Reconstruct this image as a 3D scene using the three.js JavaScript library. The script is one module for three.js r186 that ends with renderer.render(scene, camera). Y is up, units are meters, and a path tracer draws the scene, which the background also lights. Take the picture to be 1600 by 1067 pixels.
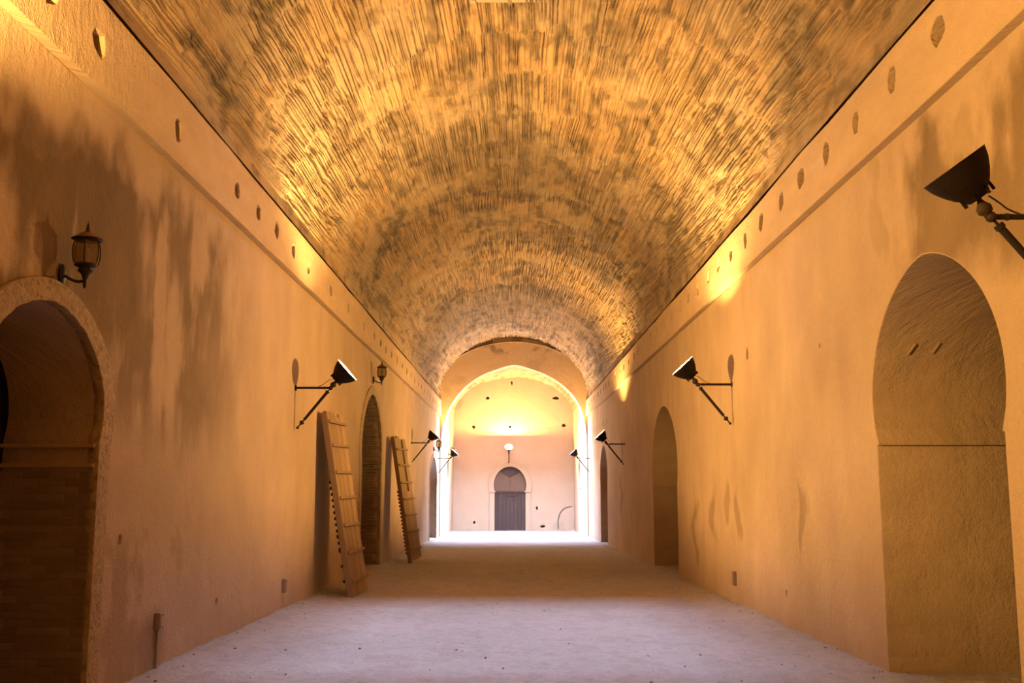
import * as THREE from 'three';
import { RectAreaLightUniformsLib } from 'three/addons/lights/RectAreaLightUniformsLib.js';
import { mergeGeometries, toCreasedNormals } from 'three/addons/utils/BufferGeometryUtils.js';
import { RoundedBoxGeometry } from 'three/addons/geometries/RoundedBoxGeometry.js';

/* ------------------------------------------------------------------ camera, sky, daylight, exposure */
const scene = new THREE.Scene();
const FOCAL = 1580, HORIZON = 757, VPX = 801;                       // pixels in the 1600 x 1067 frame
const camera = new THREE.PerspectiveCamera(2 * Math.atan(533.5 / FOCAL) * 180 / Math.PI, 1600 / 1067, 0.05, 200);
camera.position.set(0, 1.5, 0);
camera.rotation.set(Math.atan((HORIZON - 533.5) / FOCAL), Math.atan((VPX - 800) / FOCAL), 0, 'YXZ');
scene.add(camera);
scene.background = new THREE.Color().setRGB(0.75, 0.85, 1.0);        // pale open sky above the roof lights

RectAreaLightUniformsLib.init();
const renderer = new THREE.WebGLRenderer({ antialias: true });
renderer.toneMapping = THREE.LinearToneMapping;
renderer.toneMappingExposure = 1.35;
renderer.shadowMap.enabled = true;

const WARM = [1.0, 0.575, 0.165];                                     // tungsten floodlights
const DAY = [0.56, 0.75, 1.30];
function roofLight(x, y, d, w, l, strength) {                        // daylight that fills the mouth of a roof opening
  const s = new THREE.RectAreaLight(new THREE.Color().setRGB(...DAY), strength, w, l);
  s.position.set(x, y, -d); s.lookAt(x, y - 5, -d - 0.0001); scene.add(s);
}
const HOLE = { x: 0.0, d: 12.03, w: 0.98, l: 1.3 };                 // roof opening in the hall
const HOLE2 = { x: 0.05, d: 46.75, w: 3.2, l: 1.7 };                   // roof opening in the far bay
roofLight(HOLE.x, 9.75, HOLE.d, 0.45, 0.5, 1250);
roofLight(HOLE2.x, 8.1, HOLE2.d, 3.0, 1.5, 600);

/* ------------------------------------------------------------------ noise and textures */
function rng(seed) { let s = seed >>> 0; return () => { s = (s + 0x6D2B79F5) | 0; let t = Math.imul(s ^ (s >>> 15), 1 | s); t = (t + Math.imul(t ^ (t >>> 7), 61 | t)) ^ t; return ((t ^ (t >>> 14)) >>> 0) / 4294967296; }; }
const PERM = new Uint16Array(8192), VAL = new Float32Array(4096);
{ const r = rng(7); const p = [...Array(4096).keys()]; for (let i = 4095; i > 0; i--) { const j = Math.floor(r() * (i + 1)); [p[i], p[j]] = [p[j], p[i]]; } for (let i = 0; i < 8192; i++) PERM[i] = p[i & 4095]; for (let i = 0; i < 4096; i++) VAL[i] = r(); }
function vn(x, y) {
  const xi = Math.floor(x), yi = Math.floor(y); let fx = x - xi, fy = y - yi; fx = fx * fx * (3 - 2 * fx); fy = fy * fy * (3 - 2 * fy);
  const X = xi & 4095, X1 = (xi + 1) & 4095, Y = yi & 4095, Y1 = (yi + 1) & 4095;
  const a = VAL[PERM[PERM[X] + Y]], b = VAL[PERM[PERM[X1] + Y]], c = VAL[PERM[PERM[X] + Y1]], e = VAL[PERM[PERM[X1] + Y1]];
  return a + (b - a) * fx + (c - a) * fy + (a - b - c + e) * fx * fy;
}
function fbmA(x, y, n = 4) { let s = 0, a = 0.5, t = 0; for (let i = 0; i < n; i++) { s += a * vn(x, y); t += a; x = x * 2.03 + 17.3; y = y * 2.03 + 9.1; a *= 0.5; } return s / t; }   // keeps its axes: streaks
function fbm(x, y, n = 4) { let s = 0, a = 0.5, t = 0, k; x += 300; y += 300; for (let i = 0; i < n; i++) { k = 0.7974 * x - 0.6035 * y; y = 0.6035 * x + 0.7974 * y; x = k; s += a * vn(x, y); t += a; x = x * 2.03 + 17.3; y = y * 2.03 + 9.1; a *= 0.52; } return s / t; }
const clamp = (v, a = 0, b = 1) => Math.min(b, Math.max(a, v));
const sm = (a, b, v) => { const t = clamp((v - a) / (b - a)); return t * t * (3 - 2 * t); };
const mix3 = (a, b, t) => [a[0] + (b[0] - a[0]) * t, a[1] + (b[1] - a[1]) * t, a[2] + (b[2] - a[2]) * t];
const toS = (v) => { v = clamp(v); return Math.round(255 * (v <= 0.0031308 ? v * 12.92 : 1.055 * Math.pow(v, 1 / 2.4) - 0.055)); };
function tex(w, h, fn, wrap = THREE.RepeatWrapping) {               // fn(u, v) gives linear rgb
  const a = new Uint8Array(w * h * 4);
  for (let j = 0; j < h; j++) for (let i = 0; i < w; i++) { const c = fn((i + 0.5) / w, (j + 0.5) / h), k = (j * w + i) * 4; a[k] = toS(c[0]); a[k + 1] = toS(c[1]); a[k + 2] = toS(c[2]); a[k + 3] = 255; }
  const t = new THREE.DataTexture(a, w, h, THREE.RGBAFormat); t.colorSpace = THREE.SRGBColorSpace; t.wrapS = t.wrapT = wrap; t.magFilter = THREE.LinearFilter; t.minFilter = THREE.LinearMipmapLinearFilter; t.generateMipmaps = true; t.needsUpdate = true; return t;
}
function heightTex(w, h, fn) {                                       // tileable by cross fading
  const a = new Uint8Array(w * h * 4);
  for (let j = 0; j < h; j++) for (let i = 0; i < w; i++) {
    const u = (i + 0.5) / w, v = (j + 0.5) / h, wu = sm(0.8, 1, u), wv = sm(0.8, 1, v);
    const H = (fn(u, v) * (1 - wu) + fn(u - 1, v) * wu) * (1 - wv) + (fn(u, v - 1) * (1 - wu) + fn(u - 1, v - 1) * wu) * wv;
    const k = (j * w + i) * 4; a[k] = a[k + 1] = a[k + 2] = Math.round(255 * clamp(H)); a[k + 3] = 255;
  }
  const t = new THREE.DataTexture(a, w, h, THREE.RGBAFormat); t.wrapS = t.wrapT = THREE.RepeatWrapping; t.magFilter = THREE.LinearFilter; t.minFilter = THREE.LinearMipmapLinearFilter; t.generateMipmaps = true; t.needsUpdate = true; return t;
}
const plasterBump = heightTex(1024, 1024, (u, v) => 0.55 * fbm(u * 9 + 40, v * 9 + 40, 3) + 0.3 * fbm(u * 60 + 40, v * 40 + 40, 3) + 0.15 * vn(u * 260 + 99, v * 260 + 99));
plasterBump.channel = 1;
const roughBump = heightTex(512, 512, (u, v) => 0.5 * fbm(u * 20 + 40, v * 20 + 40, 4) + 0.5 * Math.pow(fbm(u * 70 + 40, v * 70 + 40, 2), 1.5));

/* ------------------------------------------------------------------ helpers for things and parts */
const used = {};
function numbered(n) { if (!(n in used)) { used[n] = 0; return n; } used[n]++; return n + '_' + String(used[n]).padStart(3, '0'); }
function shade(o) { o.traverse((c) => { if (c.isMesh) { c.castShadow = true; c.receiveShadow = true; } }); return o; }
function group(name, parent = scene) { const g = new THREE.Group(); g.name = parent === scene ? numbered(name) : name; parent.add(g); return g; }
function mesh(name, geo, mat, parent = scene) {
  if (Array.isArray(geo)) geo = geo.length > 1 ? mergeGeometries(geo.map((g) => { g = g.index ? g.toNonIndexed() : g; for (const k of Object.keys(g.attributes)) if (!['position', 'normal', 'uv'].includes(k)) g.deleteAttribute(k); return g; })) : geo[0];
  const m = new THREE.Mesh(geo, mat); m.name = parent === scene ? numbered(name) : name; m.castShadow = m.receiveShadow = true; parent.add(m); return m;
}
function struct(o) { o.userData.kind = 'structure'; return o; }
function tag(o, label, category, grp) { o.userData.label = label; o.userData.category = category; if (grp) o.userData.group = grp; return o; }
function box(w, h, d, x = 0, y = 0, z = 0, r = 0) { const g = r ? new RoundedBoxGeometry(w, h, d, 2, r) : new THREE.BoxGeometry(w, h, d); g.translate(x, y, z); return g; }
function rod(a, b, r0, r1 = r0, seg = 12) {
  const A = new THREE.Vector3(...a), B = new THREE.Vector3(...b), D = B.clone().sub(A);
  const g = new THREE.CylinderGeometry(r1, r0, D.length(), seg); g.translate(0, D.length() / 2, 0);
  g.applyQuaternion(new THREE.Quaternion().setFromUnitVectors(new THREE.Vector3(0, 1, 0), D.normalize())); g.translate(...a); return g;
}
function lathe(pts, seg = 24) { return new THREE.LatheGeometry(pts.map((p) => new THREE.Vector2(...p)), seg); }
function aim(g, dir, at) { g.applyQuaternion(new THREE.Quaternion().setFromUnitVectors(new THREE.Vector3(0, 1, 0), new THREE.Vector3(...dir).normalize())); g.translate(...at); return g; }

/* ------------------------------------------------------------------ measures of the hall (d = distance down the hall) */
const WL = 3.2, WR = 3.3, LEDGE = 4.47, BAND = 5.16, SPRING = 5.30, CROWN = 7.98, DIA = 44.5, END = 55, BACK = -9, SLOPE = 0.0171;
const floorY = (d) => -SLOPE * d;

/* ------------------------------------------------------------------ wall colours */
const PLASTER = [0.44, 0.305, 0.185], STAIN_SHADE = [0.155, 0.092, 0.036];  // stain tone, deepened to carry shade on the upper left wall too
const blob = (d, y, cd, cy, rd, ry) => Math.exp(-(((d - cd) / rd) ** 2) - (((y - cy) / ry) ** 2));
const MARKS = [[18.6, 0.72, 0.28, 0.6], [16.85, 1.0, 0.36, 0.42], [15.75, 1.25, 0.2, 0.3], [15.05, 1.15, 0.2, 0.42], [11.75, 1.1, 0.155, 0.68], [31, 1.2, 0.5, 0.7]];
function wallColour(side, d, y) {
  const low = fbm(d * 0.55 + side * 40, y * 0.55 + 5, 3), mid = fbm(d * 2.0 + side * 71, y * 1.4 + 31, 6), fine = vn(d * 38 + 3, y * 38 + side * 9), pat = fbm(d * 1.1 + side * 17, y * 0.9 + 140, 6);
  const drip = fbmA(d * 4.2 + side * 13 + 0.8 * (mid - 0.5), y * 0.5 + 60, 4);
  const k = 0.84 + 0.22 * low + 0.26 * (mid - 0.5) + 0.06 * (fine - 0.5) + 0.08 * (drip - 0.5);
  const c = [PLASTER[0] * k, PLASTER[1] * k * (0.97 + 0.06 * mid), PLASTER[2] * k * (0.9 + 0.2 * low)];
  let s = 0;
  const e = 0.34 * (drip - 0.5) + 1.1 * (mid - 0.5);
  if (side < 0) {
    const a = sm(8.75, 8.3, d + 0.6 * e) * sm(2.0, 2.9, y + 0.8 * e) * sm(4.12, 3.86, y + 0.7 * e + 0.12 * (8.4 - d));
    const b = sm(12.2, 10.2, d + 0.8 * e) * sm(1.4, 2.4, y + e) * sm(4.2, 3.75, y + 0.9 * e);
    s = Math.max(0.97 * a * sm(0.24, 0.42, 0.35 * drip + 0.65 * pat), 0.85 * b * sm(0.36, 0.52, 0.35 * drip + 0.65 * pat));  // damp stains, widened and darkened to paint in the dimness of the upper wall
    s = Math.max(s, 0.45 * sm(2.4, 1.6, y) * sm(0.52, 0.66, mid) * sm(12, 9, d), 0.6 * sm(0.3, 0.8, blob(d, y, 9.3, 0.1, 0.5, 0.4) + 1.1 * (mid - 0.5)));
  } else {
    const a = sm(8.5, 7.9, d + 0.9 * e) * sm(2.6, 3.2, y + 0.9 * e) * sm(4.36, 4.05, y + 0.9 * e - 0.10 * (7.6 - d));
    s = 0.85 * a * sm(0.38, 0.56, 0.25 * drip + 0.75 * pat);
    const b = sm(9.8, 8.6, d) * sm(3.2, 3.6, y) * sm(0.55, 0.7, mid); s = Math.max(s, 0.35 * b);
    for (const [cd, cy, rd, ry] of MARKS) { const q = blob(d + 0.5 * rd * Math.sin(y * 7 + cd) + 1.6 * rd * (mid - 0.5), y + 0.5 * (drip - 0.5), cd, cy, rd * (0.55 + 0.5 * fbm(y * 2.2 + cd, cd, 3)), ry); if (q > 0.03) s = Math.max(s, 0.5 * sm(0.2, 0.75, q + 1.5 * (mid - 0.5) + 0.5 * (drip - 0.5))); }
    s = Math.max(s, 0.5 * sm(0.5, 0.8, blob(d, y, 30.6, 2.5, 0.35, 0.5) + 0.8 * (mid - 0.5)));
  }
  return mix3(c, STAIN_SHADE.map((v) => v * (0.7 + 0.6 * mid)), clamp(s));
}
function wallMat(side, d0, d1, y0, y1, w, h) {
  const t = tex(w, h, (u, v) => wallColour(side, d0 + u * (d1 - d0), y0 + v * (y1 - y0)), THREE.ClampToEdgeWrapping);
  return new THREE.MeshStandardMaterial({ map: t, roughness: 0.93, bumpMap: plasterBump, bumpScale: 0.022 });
}
const revealTex = tex(512, 512, (u, v) => { const m = fbm(u * 8 + 60, v * 8 + 60, 4), f = vn(u * 120, v * 120), k = 0.8 + 0.3 * m + 0.06 * f; return [0.40 * k, 0.278 * k, 0.168 * k]; });
const revealMat = new THREE.MeshStandardMaterial({ map: revealTex, roughness: 0.94, bumpMap: plasterBump, bumpScale: 0.02 });
const bandTex = tex(1024, 128, (u, v) => { const m = fbm(u * 60 + 9, v * 8 + 90, 4), q = fbm(u * 14 + 80, v * 3 + 4, 3), f = vn(u * 700, v * 90), k = 0.84 + 0.2 * q + 0.14 * m + 0.05 * f; return [PLASTER[0] * k, PLASTER[1] * k, PLASTER[2] * k]; });
const bandMat = new THREE.MeshStandardMaterial({ map: bandTex, roughness: 0.93, bumpMap: plasterBump, bumpScale: 0.03 });
const earthMat = new THREE.MeshStandardMaterial({ color: new THREE.Color().setRGB(0.40, 0.278, 0.168), roughness: 1, bumpMap: roughBump, bumpScale: 0.02 });
const aisleMat = new THREE.MeshStandardMaterial({ color: new THREE.Color().setRGB(0.40, 0.278, 0.168), roughness: 1 });

/* ------------------------------------------------------------------ wall building: outline in (d, y), extruded away from the hall */
function archOutline(a, grow = 0, n = 22) {                          // from near jamb foot over the apex to the far jamb foot
  const hw = a.hw + grow, yc = a.imp + (a.top - a.imp) * 0.26, rise = a.top + grow * (grow > 0 ? 0.72 : 1) - yc, f0 = -Math.PI / 8.2, pts = [];
  const half = (s) => { const p = []; for (let i = 0; i <= n; i++) { const f = f0 + (Math.PI / 2 - f0) * i / n; const c = Math.cos(f); p.push([a.c + s * hw * 1.055 * Math.pow(Math.max(c, 0), a.sharp ?? 1.12), yc + rise * Math.sin(f)]); } return p; };
  const lip = a.lip ?? 0;
  pts.push([a.c - hw, a.foot], [a.c - hw, a.imp]);
  if (lip) pts.push([a.c - hw + lip, a.imp + 0.003], [a.c - hw + lip * 0.8, a.imp + 0.03]);
  const L = half(-1), R = half(1).reverse();
  pts.push(...L.filter((p) => p[1] > a.imp + 0.015 + lip * 2), ...R.slice(1).filter((p) => p[1] > a.imp + 0.015 + lip * 2), ...(lip ? [[a.c + hw - lip * 0.8, a.imp + 0.03], [a.c + hw - lip, a.imp + 0.003]] : []), [a.c + hw, a.imp], [a.c + hw, a.foot]);
  return pts;
}
function slabGeos(pts, holes, side, x0, depth, uvOf, bevel = 0.012) {  // two geometries: faces and sides (reveals)
  const s = new THREE.Shape(pts.map((p) => new THREE.Vector2(...p)));
  for (const h of holes) s.holes.push(new THREE.Path(h.map((p) => new THREE.Vector2(...p))));
  const g = new THREE.ExtrudeGeometry(s, { depth: depth - 2 * bevel, bevelEnabled: bevel > 0, bevelThickness: bevel, bevelSize: bevel, bevelOffset: -bevel, bevelSegments: 2, curveSegments: 1 });
  const out = [];
  for (const gr of [0, 1]) {
    const P = [], U = [], U1 = [], src = g.attributes.position;
    for (const r of g.groups.filter((q) => q.materialIndex === gr)) for (let i = r.start; i < r.start + r.count; i += 3) {
      const tri = side < 0 ? [i, i + 2, i + 1] : [i, i + 1, i + 2];
      for (const k of tri) {
        const d = src.getX(k), y = src.getY(k), t = src.getZ(k) + bevel;
        P.push(side * (x0 + t), y, -d);
        if (gr === 0) { U.push(...uvOf(d, y)); U1.push(d / 2.5, y / 2.5); } else { U.push(t / 2 + d / 2, y / 2); U1.push((t + d) / 2.5, y / 2.5); }
      }
    }
    let q = new THREE.BufferGeometry();
    q.setAttribute('position', new THREE.Float32BufferAttribute(P, 3)); q.setAttribute('uv', new THREE.Float32BufferAttribute(U, 2)); q.setAttribute('uv1', new THREE.Float32BufferAttribute(U1, 2));
    q.computeVertexNormals(); if (gr) q = toCreasedNormals(q, 0.7);
    out.push(q);
  }
  return out;
}
function ovalHole(c, y, rw, rh, r) { const p = [], n = 9; for (let i = 0; i < n; i++) { const f = i / n * 2 * Math.PI + r() * 0.3, k = 0.8 + r() * 0.4; p.push([c + Math.cos(f) * rw * k, y + Math.sin(f) * rh * k]); } return p; }

const ARCH_R = [{ c: 8.0, hw: 1.19, imp: 1.85, top: 3.33, sharp: 1.2 }, { c: 22.25, hw: 1.75, imp: 1.44, top: 3.2 }, { c: 37.0, hw: 1.4, imp: 1.42, top: 2.92, sharp: 1.2 }, { c: 50.5, hw: 1.0, imp: 1.3, top: 2.7 }];
const ARCH_L = [{ c: 6.9, hw: 0.9, imp: 1.8, top: 2.76 }, { c: 23.05, hw: 1.55, imp: 1.75, top: 3.54, sharp: 1.2 }, { c: 41.1, hw: 1.75, imp: 1.3, top: 2.6, sharp: 1.2 }, { c: 50.5, hw: 1.0, imp: 1.3, top: 2.75 }];
for (const a of ARCH_R) a.lip = 0.03;
for (const a of [...ARCH_R, ...ARCH_L]) a.foot = floorY(a.c) - 0.4;

function buildWall(name, side, x0, depth, arches, spots) {
  const w = struct(group(name)), y0 = -1.6, y1 = LEDGE, r = rng(side + 50);
  for (const [d0, d1, tw, th] of [[BACK, 5.2, 512, 256], [5.2, 17, 2048, 1024], [17, END + 0.6, 2048, 512]]) {
    const e = 0.012, pts = [[d0 - e, y0]];
    for (const a of arches) if (a.c > d0 && a.c < d1) { const o = archOutline(a); pts.push([o[0][0], y0], ...o, [o[o.length - 1][0], y0]); }
    const top = d1 > DIA ? [[d1 + e, 6.2], [DIA + 0.02, 6.2], [DIA + 0.02, y1]] : [[d1 + e, y1]];
    pts.push([d1 + e, y0], ...top, [d0 - e, y1]);
    const holes = spots.filter((q) => q[0] > d0 && q[0] < d1).map((q) => ovalHole(q[0], q[1], q[2], q[3], r));
    const ty = d1 > DIA ? 6.2 : y1;
    const [face, rev] = slabGeos(pts, holes, side, x0, depth, (d, y) => [(d - d0) / (d1 - d0), (y - y0) / (ty - y0)], 0.012);
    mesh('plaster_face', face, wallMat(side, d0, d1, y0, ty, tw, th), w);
    mesh('arch_reveal', rev, revealMat, w);
  }
  return w;
}
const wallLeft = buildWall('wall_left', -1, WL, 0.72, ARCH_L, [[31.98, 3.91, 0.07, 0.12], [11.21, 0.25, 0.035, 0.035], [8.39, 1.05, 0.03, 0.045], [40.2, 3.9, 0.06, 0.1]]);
const wallRight = buildWall('wall_right', 1, WR, 1.5, ARCH_R, [[38.4, 3.76, 0.08, 0.12], [37.03, 3.72, 0.08, 0.13], [35.51, 3.7, 0.08, 0.13], [14.13, 3.32, 0.06, 0.1], [12.5, 0.2, 0.03, 0.04], [10.78, 2.98, 0.025, 0.02]]);

/* trowel slivers above the impost of the near right arch */
const archD = (a, y) => { const o = archOutline(a, 0, 60), i = o.findIndex((p) => p[1] === Math.max(...o.map((q) => q[1]))); let best = o[i]; for (const p of o.slice(i)) if (Math.abs(p[1] - y) < Math.abs(best[1] - y)) best = p; return best[0]; };
for (const [x, y] of [[WR + 0.32, 2.72], [WR + 0.54, 2.73]]) { const g = box(0.014, 0.12, 0.03); g.rotateZ(-0.42); g.rotateX(Math.atan((archD(ARCH_R[0], y - 0.12) - archD(ARCH_R[0], y + 0.12)) / 0.24)); g.translate(x, y, -archD(ARCH_R[0], y) + 0.004); mesh('plaster_nick', g, revealMat, wallRight); }

/* ------------------------------------------------------------------ bands under the vault, pierced by putlog holes */
const HOLES_L = [5.4, 6.43, 7.25, 9.08, 11.11, 12.08, 13.04, 14.08, 15.15, 17.08, 18.95, 20.98, 22.6, 23.7, 24.69, 25.86, 27.14, 28.47, 29.66, 30.86, 32.06, 33.35, 34.51, 35.75, 37.08, 38.36, 39.58, 40.58, 41.7, 42.8];
const HOLES_R = [6.3, 7.26, 8.21, 9.13, 10.03, 10.94, 11.79, 12.78, 13.68, 14.61, 15.53, 16.35, 17.31, 18.26, 19.17, 20.24, 21.19, 22.22, 23.35, 24.52, 25.72, 26.66, 27.89, 29.1, 30.14, 31.52, 32.64, 33.8, 34.8, 35.83, 36.95, 38.04, 39.17, 40.19, 41.32, 42.6];
function band(name, side, x0, ds, hy) {
  const b = struct(group(name)), r = rng(side + 91);
  const holes = ds.map((d) => ovalHole(d, hy + (r() - 0.5) * 0.05, 0.085 + r() * 0.04, 0.085 + r() * 0.035, r));
  const pts = [[BACK, LEDGE]];
  const bot = [], top = []; for (let d = BACK; d < DIA; d += 0.9) { bot.push([d, LEDGE + (vn(d * 0.8, side * 5 + 40) - 0.5) * 0.03]); top.push([d, BAND + (vn(d * 1.1, side * 7 + 70) - 0.5) * 0.035]); }
  pts.splice(0, 1, ...bot, [DIA + 0.02, LEDGE], [DIA + 0.02, BAND], ...top.reverse());
  const [face, rev] = slabGeos(pts, holes, side, x0 - 0.08, 0.7, (d, y) => [d / 12, (y - LEDGE) / (BAND - LEDGE)], 0.008);
  mesh('plaster_face', face, bandMat, b);
  const split = (inside) => { const q = new THREE.BufferGeometry(), p = rev.attributes.position; for (const k of ['position', 'normal', 'uv', 'uv1']) { const src = rev.attributes[k], n = src.itemSize, out = []; for (let i = 0; i < p.count; i += 3) { const ym = (p.getY(i) + p.getY(i + 1) + p.getY(i + 2)) / 3; if ((ym > LEDGE + 0.12 && ym < BAND - 0.08) === inside) for (let j = 0; j < 3 * n; j++) out.push(src.array[i * n + j]); } q.setAttribute(k, new THREE.Float32BufferAttribute(out, n)); } return q; };
  mesh('ledge_edge', split(false), revealMat, b); mesh('hole_sides', split(true), earthMat, b);
  mesh('hole_backing', box(0.25, BAND - LEDGE - 0.002, DIA - BACK, side * (x0 + 0.745), (BAND + LEDGE) / 2, -(DIA + BACK) / 2), earthMat, b);
  mesh('vault_slot', [box(0.35, 0.62, DIA - BACK, side * (x0 + 0.375), 5.42, -(DIA + BACK) / 2), box(0.5, 0.06, DIA - BACK, side * (x0 + 0.31), 5.70, -(DIA + BACK) / 2)], earthMat, b);
}
band('trim_1', -1, WL, HOLES_L, 4.81);
band('trim_2', 1, WR, HOLES_R, 4.885);

/* ------------------------------------------------------------------ vault with the grooves its reed centring left */
function vaultRelief(s, d) {                                         // s metres along the arc, d down the hall: height of the grooves
  const bay = Math.floor((d + 0.35 * (fbm(s * 0.5, d * 0.12 + 20, 2) - 0.5)) / 1.55), lane = Math.floor(s / 1.9 + vn(bay * 3.7, 8) * 2);
  const h1 = vn(bay * 13.17 + 0.5, lane * 7.31 + 0.5), h2 = vn(bay * 5.3 + 90.5, lane * 11.7 + 3.5);
  const skew = (h1 - 0.5) * 0.08, w = s + skew * d + 0.03 * (fbm(s * 0.7 + 9, d * 0.9, 2) - 0.5);
  const g1 = vn(w * (40 + 9 * h2) + bay * 31.7, d * 0.6 + lane * 5.1), g2 = vn(w * 24 + bay * 17.3, d * 0.9 + 33);
  const groove = 0.62 * sm(0.03, 0.6, Math.abs(2 * g1 - 1)) + 0.38 * g2;
  const er = sm(0.52, 0.70, fbm(s * 0.75 + 50, d * 0.55 + 11, 3));
  const rub = fbm(s * 7 + 4, d * 5 + 4, 4);
  const pit = sm(0.60, 0.72, fbm(s * 2.6 + 200, d * 1.5 + 90, 4));
  return { h: groove * (1 - 0.7 * er) + rub * (0.3 + 0.8 * er) - 0.55 * pit, step: (h1 - 0.5) * 0.05 + (vn(bay * 9.1, 2.5) - 0.5) * 0.06, er };
}
function vaultPoint(th, lift, a, b, xc, spring) { return [xc - (a + lift) * Math.cos(th), spring + (b + lift) * Math.sin(th)]; }
function vaultMesh(d0, d1, nth, ds, a, b, xc, spring, hole, relief, tint) {
  const P = [], C = [], U = [], idx = [], nd = ds.length, R = (a + b) / 2;
  for (let j = 0; j < nd; j++) for (let i = 0; i <= nth; i++) {
    const th = Math.PI * i / nth, s = th * R, d = ds[j];
    const fall = relief ? sm(0, 0.16, th) * sm(0, 0.16, Math.PI - th) : 0, q = relief ? vaultRelief(s, d) : null;
    const lift = relief ? fall * (0.078 * (1 - q.h) * relief - 0.02 + q.step + 0.10 * (fbm(s * 0.45, d * 0.35 + 7, 3) - 0.5)) : 0;
    const [x, y] = vaultPoint(th, lift, a, b, xc, spring);
    P.push(x, y, -d); U.push(s / 2.2, d / 2.2);
    const blot = fbm(s * 0.55 + 21, d * 0.4 + 40, 6), st = fbmA(s * 34 + 3, d * 0.9 + 60, 3), st2 = fbmA(s * 9 + 70, d * 0.6 + 5, 4), sp = fbm(s * 5.2 + 77, d * 2.8 + 12, 6), or = fbm(s * 0.9 + 140, d * 0.6 + 8, 4);
    let c = mix3([0.37, 0.268, 0.17], [0.40, 0.268, 0.145], sm(0.45, 0.62, or));
    const dirt = clamp(0.5 * sm(0.44, 0.66, blot * 0.7 + sp * 0.3) + 0.5 * sm(0.46, 0.68, 0.65 * st2 + 0.35 * sp) + 0.28 * sm(0.55, 0.72, sp) + 0.35 * sm(0.5, 0.7, st));
    c = mix3(c, [0.105, 0.072, 0.042], dirt * 0.85);
    const k = 0.62 + 0.76 * st; C.push(c[0] * k * tint, c[1] * k * tint, c[2] * k * tint);
  }
  for (let j = 0; j < nd - 1; j++) for (let i = 0; i < nth; i++) {
    if (hole) { const th = Math.PI * (i + 0.5) / nth, x = vaultPoint(th, 0, a, b, xc, spring)[0], d = (ds[j] + ds[j + 1]) / 2; if (Math.sin(th) > 0.7 && Math.abs(x - hole.x) < hole.w / 2 && Math.abs(d - hole.d) < hole.l / 2) continue; }
    const k = j * (nth + 1) + i, m = k + nth + 1; idx.push(k, k + 1, m, k + 1, m + 1, m);
  }
  const g = new THREE.BufferGeometry(); g.setAttribute('position', new THREE.Float32BufferAttribute(P, 3)); g.setAttribute('color', new THREE.Float32BufferAttribute(C, 3)); g.setAttribute('uv', new THREE.Float32BufferAttribute(U, 2));
  g.setIndex(idx); g.computeVertexNormals(); return g;
}
const vaultMat = new THREE.MeshStandardMaterial({ vertexColors: true, roughness: 0.96, bumpMap: roughBump, bumpScale: 0.018, side: THREE.DoubleSide });
const XC = (WR - WL) / 2, HALF = (WR + WL) / 2;
{
  const ceiling = struct(group('ceiling'));
  const ds = []; for (let d = 6; d < DIA + 0.05; d += Math.max(0.03, d * 0.0042)) ds.push(d); ds.push(DIA + 0.1);
  mesh('vault_surface', vaultMesh(6, DIA, 1300, ds, HALF + 0.015, CROWN - SPRING, XC, SPRING, HOLE, 1, 1), vaultMat, ceiling);
  const back = []; for (let d = BACK - 0.3; d < 6; d += 0.15) back.push(d); back.push(6);
  mesh('vault_surface', vaultMesh(BACK, 6, 160, back, HALF, CROWN - SPRING, XC, SPRING, null, 0.6, 1), vaultMat, ceiling);
  const shellD = []; for (let d = BACK - 0.4; d < HOLE.d - HOLE.l / 2; d += 0.5) shellD.push(d); shellD.push(HOLE.d - HOLE.l / 2, HOLE.d + HOLE.l / 2); for (let d = HOLE.d + HOLE.l / 2 + 0.5; d < DIA + 0.4; d += 0.5) shellD.push(d); shellD.push(DIA + 0.4);
  mesh('vault_extrados', vaultMesh(0, 0, 120, shellD, HALF + 0.35, CROWN - SPRING + 0.35, XC, SPRING, HOLE, 0, 1), vaultMat, ceiling);
  const shaftMat = new THREE.MeshStandardMaterial({ color: new THREE.Color().setRGB(0.5, 0.42, 0.33), roughness: 1, bumpMap: roughBump, bumpScale: 0.03 });
  const sh = (H, y0, y1) => [box(0.25, y1 - y0, H.l + 0.6, H.x - H.w / 2 - 0.125, (y0 + y1) / 2, -H.d), box(0.25, y1 - y0, H.l + 0.6, H.x + H.w / 2 + 0.125, (y0 + y1) / 2, -H.d), box(H.w + 0.02, y1 - y0, 0.25, H.x, (y0 + y1) / 2, -H.d - H.l / 2 - 0.125), box(H.w + 0.02, y1 - y0, 0.25, H.x, (y0 + y1) / 2, -H.d + H.l / 2 + 0.125)];
  mesh('roof_light_shaft', sh(HOLE, 7.97, 9.85), shaftMat, ceiling);
  // far bay
  const far = []; for (let d = DIA + 0.1; d < END + 0.3; d += 0.2) far.push(d); far.push(END + 0.4);
  mesh('vault_surface', vaultMesh(0, 0, 260, far, HALF + 0.02, 2.25, XC, 5.05, HOLE2, 0.8, 1), vaultMat, ceiling);
  mesh('roof_light_shaft', sh(HOLE2, 7.1, 8.7), shaftMat, ceiling);
  mesh('vault_extrados', vaultMesh(0, 0, 80, [DIA - 0.2, HOLE2.d - HOLE2.l / 2, HOLE2.d + HOLE2.l / 2, END + 0.5], HALF + 0.45, 2.7, XC, 5.05, HOLE2, 0, 1), vaultMat, ceiling);
}

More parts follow.
